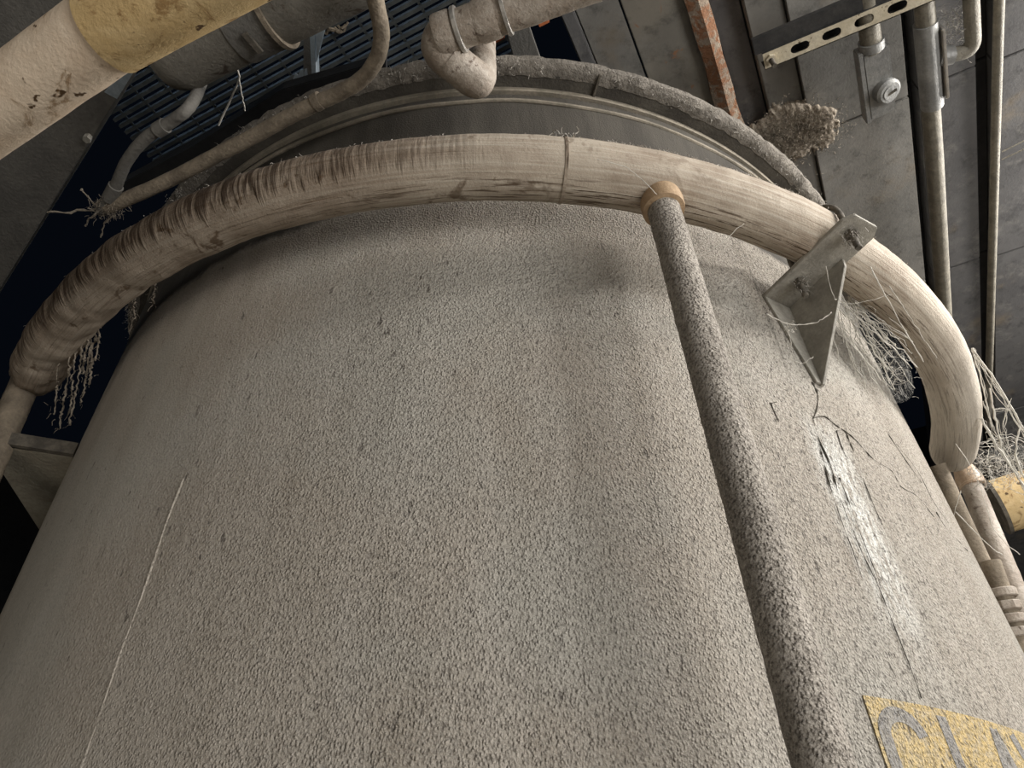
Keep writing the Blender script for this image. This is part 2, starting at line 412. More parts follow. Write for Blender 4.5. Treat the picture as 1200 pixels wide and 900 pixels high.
CZ = 5.2
def bof(*q): return sum(ab(W(x, y, CZ))[1] for x, y in q)/len(q)
B = [bof((653, 4), (676, 66)), bof((671, 4), (696, 72)), bof((725, 0), (758, 90)), bof((806, 0), (846, 130)), bof((832, 0), (866, 130)), bof((862, 0), (890, 45)),
     bof((918, 5), (932, 50)), bof((1070, 150), (1078, 250)), bof((1084, 150), (1088, 250)), bof((1150, 100), (1150, 300)), bof((1168, 100), (1163, 300))]
ceil = link(bpy.data.objects.new('ceiling', None)); ceil.location = P(3, 1.5, CZ); ceil['kind'] = 'structure'
acut = ab(W(1062, 352, CZ))[0]
defs = [(B[1], B[2], 0, 'ceilA'), (B[2], B[3], .012, 'ceilC'), (B[4]+.0, B[5], .09, 'ceilB'), (B[5], B[6], .02, 'ceilA'), (B[6], B[7], .0, 'ceilA'),  # recessed panel beside the joist coloured dark for its shaded side
        (B[7], B[8], .12, 'black'), (B[8], B[9], .03, 'ceilB'), (B[9], B[10], .07, 'black'), (B[10], B[10]+1.1, .0, 'ceilB'), (B[10]+1.1, 8, .02, 'ceilB')]
cuts = [-6, -1.2, 1.35, 2.55, 3.9, 5.6, 9]
for b0, b1, dz, mt in defs:
    for i, (a0, a1) in enumerate(zip(cuts, cuts[1:])):
        a0_, a1_ = a0, a1
        if b1 <= B[7]+.001:
            if a0 >= acut: continue
            a1_ = min(a1, acut)
        bm = bmesh.new(); g = .004
        abox(bm, a0_+g, a1_-g, b0+g, b1-g, CZ+dz+random.uniform(0, .008), CZ+.35, .004)
        obj('ceiling_panel', bm, M[mt], ceil, False)
# rusty joist strip between the panels
bm = bmesh.new(); a0, a1, n = -1.2, 7, 90; rows = []
for i in range(n+1):
    a = a0+(a1-a0)*i/n
    e0 = B[3]-.02+.03*noise.noise(Vector((a*3.5, 1, 0))); e1 = B[4]+.02*noise.noise(Vector((a*4, 5, 0)))
    rows.append([bm.verts.new(P(a, e0, CZ+.2)), bm.verts.new(P(a, e0, CZ-.015)), bm.verts.new(P(a, (e0*.45+e1*.55), CZ-.035+.012*noise.noise(Vector((a*9, 9, 0))))), bm.verts.new(P(a, e1, CZ-.005)), bm.verts.new(P(a, e1, CZ+.2))])
for r1, r2 in zip(rows, rows[1:]):
    for k in range(4): bm.faces.new((r1[k], r1[k+1], r2[k+1], r2[k]))
obj('rusty_joist', bm, M['rust'], ceil)
# edge angle of the opening
bm = bmesh.new(); abox(bm, -3, 7, B[0], B[1], CZ-.02, CZ+.28, .006); obj('edge_beam', bm, M['ceilB'], ceil, False)
# woolly dirt growing on a ceiling panel beside the strut
bm = bmesh.new(); N1, N2 = 110, 74; g = []; hh = []
for i in range(N1+1):
    row = []; hr = []
    for j in range(N2+1):
        x, y = 850+172*i/N1, 100+120*j/N2
        e = 1-math.hypot((x-930-(150-y)*.2)/70, (y-158+(x-930)*.25)/40)+.25*noise.noise(Vector((x*.05, y*.06, 0)))+.12*noise.noise(Vector((x*.2, y*.2, 0)))
        e *= min(1, i/14, (N1-i)/14, j/10, (N2-j)/10); h_ = max(0, min(1, e*1.8-.25)); hr.append(h_); q = W(x, y, CZ); 
        lump = abs(noise.noise(Vector((x*.13, y*.2, 1))))*.6+abs(noise.noise(Vector((x*.3, y*.42, 4))))*.5
        row.append(bm.verts.new(q+Vector((0, 0, .022-.05*min(1, h_*3)*.55-.035*h_*lump))))
    g.append(row); hh.append(hr)
for i in range(N1):
    for j in range(N2):
      if max(hh[i][j], hh[i+1][j], hh[i+1][j+1], hh[i][j+1]) > .02: bm.faces.new((g[i][j], g[i+1][j], g[i+1][j+1], g[i][j+1]))
bmesh.ops.delete(bm, geom=[v_ for v_ in bm.verts if not v_.link_faces], context='VERTS')
for _ in range(1500):
    px = random.gauss(928, 27); py = 156+random.gauss(0, 15)-(px-930)*.25; fuzz(bm, W(px, py, CZ-.018), 2, .022, .0013, .3, 1.3)
o = obj('wool_dirt', bm, M['clump'], ceil); tag(o, 'tan woolly dirt clinging to the ceiling panel', kind='stuff')

# grating over the opening on the left
GZ = 5.25
gr = thing('floor_grating', 'dark steel bar grating closing the ceiling opening left of the panels', 'grating', P(1.5, -1.0, GZ))
pa = [ab(W(x, y, GZ)) for x, y in ((200, 130), (690, 0), (440, -60), (560, 90), (160, 40))]
ga0, ga1, gb0, gb1 = .35, 3.4, min(p[1] for p in pa)-.3, bof((603, 5), (606, 50))
a = ga0; i = 0
redspot = ab(W(722, 22, GZ)); 
proto = None
while a < ga1:
    if proto is None:
        bm = bmesh.new(); abox(bm, a-.004, a+.004+.010, gb0, gb1, GZ, GZ+.03); proto = obj('bearing_bar', bm, M['grate'], gr, False); base = a
    else:
        c = proto.copy(); link(c); c.parent = gr; c.location = DA*(a-base)
    a += .038; i += 1
proto2 = None; b = gb0+.05
while b < gb1:
    if proto2 is None:
        bm = bmesh.new(); abox(bm, ga0, ga1, b-.006, b+.006, GZ+.03, GZ+.036); proto2 = obj('cross_bar', bm, M['grate'], gr, False); bb = b
    else:
        c = proto2.copy(); link(c); c.parent = gr; c.location = DB*(b-bb)
    b += .15
# short orange bars showing past the grey post
ob = thing('orange_bar_rack', 'orange rusty short bars glimpsed above the elbow pipe near the ceiling opening', 'rack', W(632, 14, GZ-.1))
for x, y in ((628, 5), (631, 12), (634, 19), (582, 38), (585, 45), (637, 26)):
    p = W(x, y, GZ-.06); bm = bmesh.new(); oriented(bm, p, DB, DA, Vector((0, 0, 1)), .026, .009, .012, .002); obj('bar', bm, M['red'], ob, False)
# grey post standing past the grating
hp = thing('hanger_plate', 'grey steel hanger plate beside the elbow pipe under the grating', 'hanger', W(612, 45, GZ-.15))
bm = bmesh.new(); q = [W(x, y, GZ-.12) for x, y in ((580, -10), (606, -10), (634, 72), (604, 76))]; slab(bm, q, (0, 0, 1), .05, .004); obj('plate', bm, M['beam'], hp, False)
bm = bmesh.new(); tube(bm, [W(600, 30, GZ-.1), W(600, 30, GZ-.1)+Vector((0, 0, .35))], .015, 10); obj('hanger_rod', bm, M['thread'], hp)

# ---------------------------------------------------------------- the tank
TZ = CAM.z+1.455*S
tank = thing('storage_tank', 'huge dust-caked steel storage tank with a yellow stencilled sign', 'tank', (TX, TY, 0))
zf = CAM.z+1.405*S
bm = bmesh.new()
rows = [(RT, .0)]+[(RT, zf*i/70) for i in range(1, 71)]
def tj(k, i, r, z, a):
    p = Vector((math.sin(a)*2, math.cos(a)*2, z*.35)); return (.006*noise.noise(p*1.3)+.0025*noise.noise(p*5), 0)
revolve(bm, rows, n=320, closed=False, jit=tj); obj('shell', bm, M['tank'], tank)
bm = bmesh.new(); revolve(bm, [(.001, TZ-.05), (RT+.01, TZ-.05), (RT+.01, TZ-.01), (.001, TZ+.08)], n=96, closed=False); obj('lid', bm, M['flange'], tank)
z0 = CAM.z+1.375*S
bm = bmesh.new(); pts = [cyl(a_, RT+.004, z0+.004*math.sin(a_*.4)) for a_ in range(0, 361, 2)]; tube(bm, pts, .009, 8, False); obj('weld_bead', bm, M['lip'], tank)
bm = bmesh.new(); zb = CAM.z+1.425*S
revolve(bm, [(RT-.01, zb-.03), (RT+.012, zb-.03), (RT+.014, zb-.022), (RT+.012, zb), (RT-.01, zb)], n=256); obj('lip_ring', bm, M['lip'], tank)
bm = bmesh.new()
def fj(k, i, r, z, a):
    return (.010*noise.noise(Vector((a*40, i, 0)))+.006*noise.noise(Vector((a*110, i, 3))), .006*noise.noise(Vector((a*60, i, 7)))) if r > RT+.05 else (0, 0)
revolve(bm, [(RT+.058, zb), (RT+.09, zb+.002), (RT+.112, zb+.02), (RT+.115, zb+.05), (RT+.09, zb+.065), (RT+.058, zb+.06)], n=480, jit=fj); tag(obj('flange_rim', bm, M['rim'], tank), 'rough dust-crusted outer rim of the top flange')
bm = bmesh.new(); revolve(bm, [(RT-.01, zb+.002), (RT+.066, zb+.002), (RT+.066, zb+.05), (RT-.01, zb+.05)], n=320); obj('top_flange', bm, M['flange'], tank)
# splice in the flange
bm = bmesh.new(); p = cyl(13.6, RT+.055, zb-.006); a_ = math.radians(13.6); X = Vector((math.sin(a_), -math.cos(a_), 0)); Y = Vector((X.y, -X.x, 0))
oriented(bm, p, X, Y, Vector((0, 0, 1)), .05, .005, .006, .002); obj('flange_splice', bm, M['thread'], tank, False)
bm = bmesh.new()
for _ in range(900):
    a_ = random.uniform(-75, 75)
    if noise.noise(Vector((a_*.15, 0, 0))) < -.25: continue
    fuzz(bm, cyl(a_, RT+random.uniform(.07, .115), zb+random.uniform(0, .03)), 2, .028, .0016, .8)
tag(obj('dust_fringe', bm, M['dust'], tank), kind='stuff')
# raised vertical plate seam on the left
for nm, dg, zlo, zhi, rr in (('plate_seam', -24.0, 0, CAM.z+.56*S, .003), ('plate_seam', 66, 0, zf, .006)):
    bm = bmesh.new(); pts = [cyl(dg+.9*noise.noise(Vector((z*3.5, 3, 0)))+(z-2.2)*.55*(dg < 0), RT-.001*(dg < 0), z) for z in [zlo+(zhi-zlo)*i/60 for i in range(61)]]
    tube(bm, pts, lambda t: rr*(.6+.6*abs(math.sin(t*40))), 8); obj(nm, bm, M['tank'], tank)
# sign: a painted yellow band with grey stencilled letters
def patch(bm, uvs, off):
    vs = [bm.verts.new(cyl(math.degrees(u/RT), RT+off, z)) for u, z in uvs]
    bm.faces.new(vs)
def band(bm, u0_, u1_, z0_, z1_, off, n=60):
    cols = []
    for i in range(-1, n+2):
        u = u0_+(u1_-u0_)*min(max(i, 0), n)/n; o2 = off if 0 <= i <= n else -.01
        cols.append([bm.verts.new(cyl(math.degrees(u/RT), RT+o_, z)) for o_, z in ((-.01, z0_), (o2, z0_), (o2, (z0_+z1_)/2), (o2, z1_), (-.01, z1_))])
    for c1, c2 in zip(cols, cols[1:]):
        for k in range(4): bm.faces.new((c1[k], c1[k+1], c2[k+1], c2[k]))
def stroke(bm, pts, wd, off):
    pts = subdiv([Vector((x, y, 0)) for x, y in pts], .012); L_ = []; n = len(pts)
    for i, p in enumerate(pts):
        T = (pts[min(i+1, n-1)]-pts[max(i-1, 0)]).normalized(); N = Vector((-T.y, T.x, 0))*wd/2
        L_.append([bm.verts.new(cyl(math.degrees(q.x/RT), RT+off, q.y)) for q in (p+N, p-N)])
    for l1, l2 in zip(L_, L_[1:]): bm.faces.new((l1[0], l1[1], l2[1], l2[0]))
uz = lambda u, h: (u*S, CAM.z+h*S)
SU0, ST = .391*S, CAM.z+.2635*S; SB = ST-.34
bm = bmesh.new(); band(bm, SU0, SU0+.82, SB, ST, .0012); sign = obj('sign_band', bm, M['syel'], tank); tag(sign, 'dusty yellow painted sign band')
LT = ST-.016; LB = SB+.06; lw = .030; lh = LT-LB
def letter(ch, lines, off=.0022):
    bm = bmesh.new()
    for l in lines: stroke(bm, l, lw, off)
    tag(obj('letter', bm, M['sgrey'], sign, False), 'grey stencilled letter '+ch)
cx0, cw = .858, .052                                  # C
arc = [(cx0+cw*math.cos(t)*1.0, LT-.013-cw*.9+cw*.9*math.sin(t)) for t in [math.radians(10+170*i/16) for i in range(17)]]
arc2 = [(cx0+cw*math.cos(t), LB+.013+cw*.9+cw*.9*math.sin(t)) for t in [math.radians(180+170*i/16) for i in range(17)]]
letter('C', [arc+arc2])
letter('L', [[(.990, LT), (.990, LB+.013), (1.075, LB+.013)]])
letter('A', [[(1.118, LB), (1.172, LT)], [(1.226, LB), (1.172, LT)], [(1.138, LB+.075), (1.206, LB+.075)]])
letter('Y', [[(1.246, LT), (1.300, LB+.13)], [(1.354, LT), (1.300, LB+.13)], [(1.300, LB+.135), (1.300, LB)]])
# cracks through the crust below the bracket foot
def crackline(pts, r):
    bm = bmesh.new(); q = [HC(x+random.uniform(-1.2, 1.2), y, RT+.0005) for x, y in pts]
    tube(bm, smoothpath(q, 4), lambda t: r*.5*random.uniform(.1, 1.5)*(1-.5*t), 6); tag(obj('crust_crack', bm, M['crack'], tank), None)
crackline([(952, 448), (958, 462), (957, 478), (953, 490)], .0065)
crackline([(953, 490), (966, 488), (980, 498), (991, 506), (1003, 516), (1024, 538), (1044, 552), (1056, 570), (1075, 582), (1095, 606)], .0036)
crackline([(991, 506), (996, 518), (1002, 530)], .0042)
crackline([(953, 490), (961, 515), (972, 545), (984, 580), (996, 612), (1012, 650), (1030, 690), (1048, 735), (1066, 780), (1080, 818)], .0045)
crackline([(980, 505), (985, 520), (990, 535)], .0050)
crackline([(966, 545), (976, 580), (988, 615), (1000, 645), (1010, 672)], .0035)
crackline([(985, 560), (998, 595), (1010, 630), (1023, 662), (1034, 690)], .0032)
crackline([(960, 520), (967, 545), (974, 565)], .003)
crackline([(1050, 520), (1075, 552), (1094, 588), (1112, 615)], .0024)
crackline([(904, 472), (908, 482), (912, 494)], .0038)
crackline([(902, 473), (911, 471)], .003)
crackline([(1098, 600), (1108, 618), (1120, 632), (1134, 646)], .0045)
crackline([(1012, 560), (1022, 590), (1034, 615)], .0026)
crackline([(64, 630), (56, 655), (50, 672)], .006)
crackline([(1040, 508), (1062, 540), (1080, 566)], .0028)

# ---------------------------------------------------------------- ring pipe around the tank
A0, A1 = -54.5, 75.5
ring = thing('ring_pipe', 'thick dust-covered pipe ringing the tank with three thinner pipes dropping from it', 'pipe', ringc(0))
pts = [ringc(A0+(A1-A0)*i/520) for i in range(521)]
def rd(p, s, a):
    l = max(0, 1-s/1.7)
    d = .0035*noise.noise(p*6)+.0014*noise.noise(p*26)
    d += l*(.010*noise.noise(p*9)+.006*noise.noise(p*22))
    
    t = s/(RR*math.radians(A1-A0))
    if t > .975: d -= RP*.45*((t-.975)/.025)**2
    if t < .03: d -= RP*.35*((.03-t)/.03)**2
    return d
bm = bmesh.new(); tube(bm, pts, RP-.001, 56, True, rd, (0, 0, 1)); obj('header_tube', bm, M['ring'], ring)
# butt joint marks
for dg in (7.2,):
    bm = bmesh.new(); T = (ringc(dg+.2)-ringc(dg-.2)); c = ringc(dg); tube(bm, [c-T*.3, c+T*.3], lambda t: RP+.0012, 48, True); obj('weld_joint', bm, M['ring'], ring)
# crumbs lying along the top outer edge
bm = bmesh.new()
for _ in range(1500):
    a_ = random.choice((random.uniform(7, 30), random.uniform(7, 66), random.uniform(-50, 60)))
    t = math.radians(random.gauss(48, 11)); c = ringc(a_); X = Vector((math.sin(math.radians(a_)), -math.cos(math.radians(a_)), 0))
    p = c+X*math.cos(t)*RP+Vector((0, 0, math.sin(t)*RP)); fuzz(bm, p, 1, .014, .0015, .9)
for _ in range(50):
    p = ringc(7.4+random.gauss(0, .45))+Vector((0, -RP*.62, RP*.72)); fuzz(bm, p, 2, .045, .002, 1.6)
tag(obj('dust_crumbs', bm, M['dust'], ring), kind='stuff')
def drop(dg, r, zb_, collar_r, mat, cm, via=None, dr=0, ch=.07):
    c = ringc(dg, dr); z = c.z-RP*.7; bot = Vector((c.x, c.y, zb_))
    if via:            # leaning pipe: passes the two sighted spots at the depth a plumb pipe would have
        (x1, y1), (x2, y2) = via; c = D(x1, y1, dep(c)); z = c.z+.03
        k = min(range(400), key=lambda k: abs(450-F*(Vector((c.x, c.y, c.z-.01*k))-CAM).dot(up_)/max(.05, dep(Vector((c.x, c.y, c.z-.01*k))))-y2))
        q = D(x2, y2, dep(Vector((c.x, c.y, c.z-.01*k)))); bot = c+(q-c)*((c.z-zb_)/(c.z-q.z))
    bm = bmesh.new(); n = 160
    ps = [Vector((c.x, c.y, z)).lerp(bot, i/n) for i in range(n+1)]
    tube(bm, ps, r, 36, True, lambda p, s, a: .0016*noise.noise(p*30)+.0014*noise.noise(p*90)); o = obj('drop_pipe', bm, mat, ring)
    bm = bmesh.new(); z2 = z-.02; cc = lambda zz: Vector((c.x, c.y, zz))
    prof = [(z2+.05, collar_r*.8), (z2+.005, collar_r*1.02), (z2-ch*.25, collar_r*1.06), (z2-ch*.55, collar_r), (z2-ch*.6, collar_r*1.05), (z2-ch*.75, collar_r*1.02), (z2-ch*.8, r*1.0)]
    L_ = [p[0] for p in prof]; rings = []
    for z_, rr in prof:
        rings.append([bm.verts.new((c.x+rr*math.cos(2*PI*k/40), c.y+rr*math.sin(2*PI*k/40), z_)) for k in range(40)])
    for q1, q2 in zip(rings, rings[1:]):
        for k in range(40): bm.faces.new((q1[k], q1[(k+1) % 40], q2[(k+1) % 40], q2[k]))
    bm.faces.new(rings[0]); obj('collar', bm, cm, o)
    return o
drop(14.9, .0465, .35, .058, M['dpipe'], M['collar'])
drop(-55.5, .050, .35, .058, M['conduit'], M['conduit'], ((36, 432), (-8, 532)))
drop(75.8, .044, .35, .054, M['galv'], M['copper'], ((1136, 562), (1183, 677)))

# ---------------------------------------------------------------- bracket
ba = 30.4; t = math.radians(ba); X = Vector((math.sin(t), -math.cos(t), 0)); Y = Vector((math.cos(t), math.sin(t), 0)); Z = Vector((0, 0, 1))
zp = CAM.z+.905*S; C0 = Vector((TX, TY, 0))
def bp(rho, y, z): return C0+X*rho+Y*y+Z*z
br = thing('pipe_bracket', 'grey steel gusset bracket carrying the ring pipe above the crack in the tank', 'bracket', bp(RT, 0, zp))
hw = .067
bm = bmesh.new(); slab(bm, [bp(RT-.002, -hw, zp), bp(1.12*S, -hw, zp), bp(1.136*S, -hw+.02, zp), bp(1.136*S, hw-.02, zp), bp(1.12*S, hw, zp), bp(RT-.002, hw, zp)], Z, .014, .002); obj('shelf_plate', bm, M['steel'], br, False)
bm = bmesh.new(); gy = .052
slab(bm, [bp(RT-.002, gy, zp), bp(1.07*S, gy, zp), bp(1.068*S, gy, zp-.03), bp(RT+.012, gy, CAM.z+.733*S), bp(RT-.002, gy, CAM.z+.733*S)], -Y, .011, .001); obj('gusset', bm, M['steel'], br, False)
bm = bmesh.new(); slab(bm, [bp(RT+.001, -hw, zp-.001), bp(RT+.001, gy, zp-.001), bp(RT+.001, gy-.002, CAM.z+.735*S), bp(RT+.001, gy-.03, CAM.z+.735*S)], X, .008, .001); obj('back_plate', bm, M['steel'], br, False)
# U-bolt over the pipe with its threads through the plate
rc = ringc(ba); rho_c = (Vector((rc.x, rc.y, 0))-C0).length; ur = RP+.011
bm = bmesh.new(); yb = -.012
arc = [bp(rho_c+ur, yb, zp-.075), bp(rho_c+ur, yb, rc.z)]+[bp(rho_c+ur*math.cos(t_), yb, rc.z+ur*math.sin(t_)) for t_ in [PI*i/16 for i in range(1, 16)]]+[bp(rho_c-ur, yb, rc.z), bp(rho_c-ur, yb, zp-.075)]
tube(bm, subdiv(arc, .006), .0095, 12, True, lambda p, s, a: .0016*math.sin(s*1400) if p.z < zp-.005 else .001*noise.noise(p*50)); ub = obj('u_bolt', bm, M['thread'], br)
for s_ in (1, -1):
    for zz, rr in ((zp-.010, .019), (zp+.014+.008, .019)):
        bm = bmesh.new(); c = bp(rho_c+ur*s_, yb, zz)
        tube(bm, [c-Z*.009, c+Z*.009], rr, 6); obj('nut', bm, M['thread'], ub, False)
bm = bmesh.new()
for _ in range(160):
    p = bp(random.choice((rho_c-ur, rho_c+ur))+random.gauss(0, .012), yb+random.gauss(0, .012), zp-random.uniform(0, .03)); fuzz(bm, p, 1, .03, .0012, 1)
tag(obj('dust_fluff', bm, M['dust'], br), kind='stuff')

# ---------------------------------------------------------------- cobwebs
def sheet(name, rows, m, label, nu=24, crumple=.012):
    """a gauzy sheet through rows of control points"""
    bm = bmesh.new(); uvl = bm.loops.layers.uv.verify(); g = []
    rr = [smoothpath(r, nu//(len(r)-1)) for r in rows]; n = min(len(r) for r in rr)
    cols = [smoothpath([r[i] for r in rr], 8) for i in range(n)]; m_ = len(cols[0])
    for i in range(n):
        g.append([bm.verts.new(q+Vector([noise.noise(q*14+Vector((k*9, 0, 0)))*crumple for k in range(3)])) for q in cols[i]])
    for i in range(n-1):
        for j in range(m_-1):
            f = bm.faces.new((g[i][j], g[i+1][j], g[i+1][j+1], g[i][j+1]))
            for l, (x, y) in zip(f.loops, ((i, j), (i+1, j), (i+1, j+1), (i, j+1))): l[uvl].uv = (x/n, y/m_)
    return bm
def cobweb(label, loc): return thing('cobweb', label, 'cobweb', loc)
# veil hanging behind the bracket between pipe and tank
z_ = ringc(38).z
cw = cobweb('ragged white cobweb veil between tank and ring pipe just right of the bracket', D(1000, 400, 2.35))
def dd(px, py, k=0): return D(px, py, 2.42+k)
bm = sheet('v', [[dd(962, 348), dd(985, 385), dd(1010, 440), dd(1024, 475)], [dd(975, 345, .05), dd(1005, 375, .05), dd(1040, 430, .06), dd(1058, 470, .06)], [dd(992, 348, .1), dd(1030, 372, .1), dd(1060, 410, .12), dd(1072, 455, .12)]], M['web'], '')
obj('veil', bm, M['web'], cw)
bm = bmesh.new()
for _ in range(42):
    t_ = random.random(); x0, y0 = 962+45*t_, 345+12*random.random()
    x1, y1 = x0+random.uniform(20, 75), y0+random.uniform(40, 115)
    if x1 > 1075: x1 = 1075
    strand(bm, [dd(x0, y0, t_*.1), dd(x1, y1, t_*.1)], random.uniform(.0007, .0018), .0, .004, 9)
for _ in range(60):
    fuzz(bm, dd(random.gauss(1030, 18), random.gauss(425, 22), .06), 3, .05, .0009, .5, 2)
tag(obj('strand', bm, M['silk'], cw), kind='stuff')
# strings from the ring pipe's right end down to the right
cw = cobweb('long taut cobweb strings fanning right from the ring pipe bend above the ochre pipe', D(1165, 470, 3))
bm = bmesh.new()
def d3(px, py, k=0): return D(px, py, 2.95+k)
for q in ([(1139, 408), (1165, 445), (1203, 508)], [(1141, 415), (1170, 460), (1206, 520)], [(1152, 470), (1166, 505), (1185, 545), (1206, 585)], [(1150, 490), (1170, 525), (1200, 570)], [(1165, 480), (1185, 478)], [(1160, 455), (1168, 500), (1175, 530)],
          [(1183, 470), (1178, 500), (1184, 530)], [(1149, 520), (1180, 512), (1205, 520)], [(1140, 408), (1150, 450), (1163, 500)], [(1196, 495), (1190, 530), (1200, 560)]):
    for j in range(3): strand(bm, [d3(x+random.uniform(-2, 2)*j, y+random.uniform(-2, 2)*j, .02*j) for x, y in q], random.choice((.0012, .002, .0034)) if j == 0 else .0009, 0, .002, 8, .4)
tag(obj('strand', bm, M['silk'], cw), kind='stuff')
bm = sheet('v', [[d3(1140, 412), d3(1165, 450), d3(1205, 512)], [d3(1148, 440), d3(1168, 475), d3(1204, 540)], [d3(1156, 475), d3(1172, 505), d3(1200, 560)]], M['web2'], '')
obj('veil', bm, M['web2'], cw)
cw = cobweb('thick matted grey cobweb mass lying over the ochre pipe end', D(1175, 545, 3.3))
d4 = lambda x, y, k=0: D(x, y, 3.25+k)
bm = sheet('v', [[d4(1146, 528), d4(1170, 522), d4(1206, 515)], [d4(1150, 548, -.05), d4(1175, 545, -.1), d4(1206, 540, -.1)], [d4(1148, 572), d4(1172, 563, -.03), d4(1206, 556)]], M['web'], '', 30, .03)
obj('veil', bm, M['web'], cw)
bm = bmesh.new()
for _ in range(170): fuzz(bm, d4(random.uniform(1146, 1205), random.gauss(546, 11), -.05), 2, .07, .0012, .2, 1.5)
tag(obj('strand', bm, M['silk'], cw), kind='stuff')
# tatters under the left end of the ring
cw = cobweb('dusty brown cobweb tatters hanging under the left end of the ring pipe', ringc(-48)-Vector((0, 0, .2)))
bm = bmesh.new()
for x, y, l, r in ((112, 395, 55, .005), (108, 400, 72, .0045), (98, 410, 88, .004), (104, 398, 40, .005), (90, 425, 62, .0035), (82, 432, 70, .004), (70, 440, 45, .003), (118, 385, 38, .004), (160, 352, 24, .003), (182, 340, 16, .003), (158, 352, 34, .0022)):
    q = [D(x, y-14, 2.62)]; k = 7
    for i in range(1, k+1): q.append(D(x-10*i/k*(l/60)+random.uniform(-1.8, 1.8), y-14+(l+14)*i/k, 2.62+random.uniform(-.03, .03)))
    strand(bm, q, r*.6, 0, .002, 5, .4)
    for p in q[3:]: fuzz(bm, p, 2, .028, .0011, 1.2)
tag(obj('strand', bm, M['clump'], cw), kind='stuff')
# fine threads over the bracket and ring
cw = cobweb('thin single cobweb threads strung across the bracket gusset and ring pipe', bp(RT+.1, 0, zp-.2))
bm = bmesh.new()
for q, dp, r in (([(1020, 312), (1045, 360), (1082, 424)], 2.22, .0014), ([(898, 368), (925, 380), (955, 378), (974, 366)], 2.05, .0012), ([(968, 312), (976, 345), (980, 352)], 2.1, .001), ([(922, 378), (926, 398), (929, 425)], 2.08, .001), ([(926, 420), (940, 426), (953, 418)], 2.05, .001), ([(800, 298), (830, 295), (872, 262)], 2.0, .0008),
                 ([(1042, 335), (1072, 380), (1098, 420)], 2.2, .0008), ([(975, 352), (1000, 356), (1045, 345)], 2.3, .0007), ([(700, 186), (740, 200), (770, 228)], 1.98, .0007), ([(1120, 520), (1145, 560), (1165, 620), (1195, 650)], 2.7, .001), ([(1120, 600), (1160, 640), (1175, 650)], 2.7, .0012), ([(1126, 575), (1118, 610), (1128, 650)], 2.8, .0012)):
    strand(bm, [D(x, y, dp) for x, y in q], r, 0, .001, 8, .3)
for _ in range(16): fuzz(bm, D(random.gauss(926, 3), random.gauss(384, 3), 2.06), 2, .02, .0008)
tag(obj('strand', bm, M['silk'], cw), kind='stuff')

# ---------------------------------------------------------------- elbow pipe top centre
ez = CAM.z+1.20*S
ep = thing('elbow_pipe', 'pale galvanised pipe with double elbow hanging over the tank rim at top centre', 'pipe', W(560, 60, ez))
pA, pB, pC, pE = W(700, -24, ez), W(506, 46, ez), W(563, 98, ez-.02), W(563, 98, ez-.02)+Vector((0, 0, .75))
r_ = pr(23, pB)
bm = bmesh.new(); tE = 1-r_*.99/((pB-pA).length+(pC-pB).length-.055); path = fillet([pA, pB+(pB-pA).normalized()*.02, pC], .17, 14); bc_ = (pC-pB).normalized(); path = path[:-1]+[pC-bc_*r_*.3]+[pC-bc_*r_*.3+bc_*r_*x_ for x_ in (.3, .6, .8, .93, .99)]; n_ = [0]
tube(bm, subdiv(path, .012), lambda t: r_*(.97 if t < tE else math.sqrt(max(.004, 1-((t-tE)/(1-tE))**2))*.97), 32, True, lambda p, s, a: .004*noise.noise(p*13)+.002*noise.noise(p*45)); obj('pipe_run', bm, M['galv'], ep)
bm = bmesh.new(); path = fillet([pB.lerp(pC, .35), pC, pE], .075, 10); tube(bm, subdiv(path, .012), r_*.86, 32, True, lambda p, s, a: .002*noise.noise(p*30)); obj('riser', bm, M['galv'], ep)
dirAB = (pB-pA).normalized()
for (x, y), wd, k in (((538, 35), .008, 1.14), ((523, 40), .03, 1.10), ((592, 14), .007, 1.1), ((570, 22), .035, 1.06)):
    c = W(x, y, ez); tt = (c-pA).dot(dirAB); c = pA+dirAB*tt
    bm = bmesh.new(); tube(bm, [c-dirAB*wd, c-dirAB*wd*.7, c+dirAB*wd*.7, c+dirAB*wd], lambda t: r_*k*(1 if .1 < t < .9 else .96), 36); obj('collar', bm, M['galvm' if wd < .012 else 'galv'], ep)
bm = bmesh.new(); c = pC; dBC = (pC-pB).normalized(); c2 = pB.lerp(pC, .38)
tube(bm, [c2-dBC*.008, c2+dBC*.008], r_*1.04, 32); obj('elbow_bead', bm, M['galv'], ep)

# ---------------------------------------------------------------- conduit curving down the left
kz = CAM.z+1.30*S
co = thing('bent_conduit', 'dusty brown conduit bending from top centre down to the left junction', 'conduit', W(300, 165, kz))
path = [W(436, -40, kz), W(440, 0, kz), W(447, 35, kz), W(443, 65, kz), W(425, 92, kz), W(395, 110, kz), W(350, 131, kz), W(300, 158, kz), W(250, 184, kz), W(190, 215, kz), W(125, 243, kz)]
bm = bmesh.new(); tube(bm, smoothpath(path, 8), pr(9, path[6]), 20, True, lambda p, s, a: .002*noise.noise(p*24)+.0014*noise.noise(p*70)); obj('conduit_tube', bm, M['conduit'], co)
for (x, y), (x2, y2) in (((369, 121), (372, 119)),):
    bm = bmesh.new(); tube(bm, [W(x, y, kz), W(x2+4, y2-2, kz)], pr(10.5, path[6]), 20); obj('coupling', bm, M['conduit'], co)
bc = thing('branch_conduit', 'thin blue-grey conduit with an offset bend rising from the left junction', 'conduit', W(165, 170, kz))
path = [W(118, 246, kz), W(134, 222, kz), W(148, 190, kz), W(170, 163, kz), W(200, 143, kz), W(222, 125, kz+.03), W(235, 100, kz+.3), W(243, 74, kz+.7)]
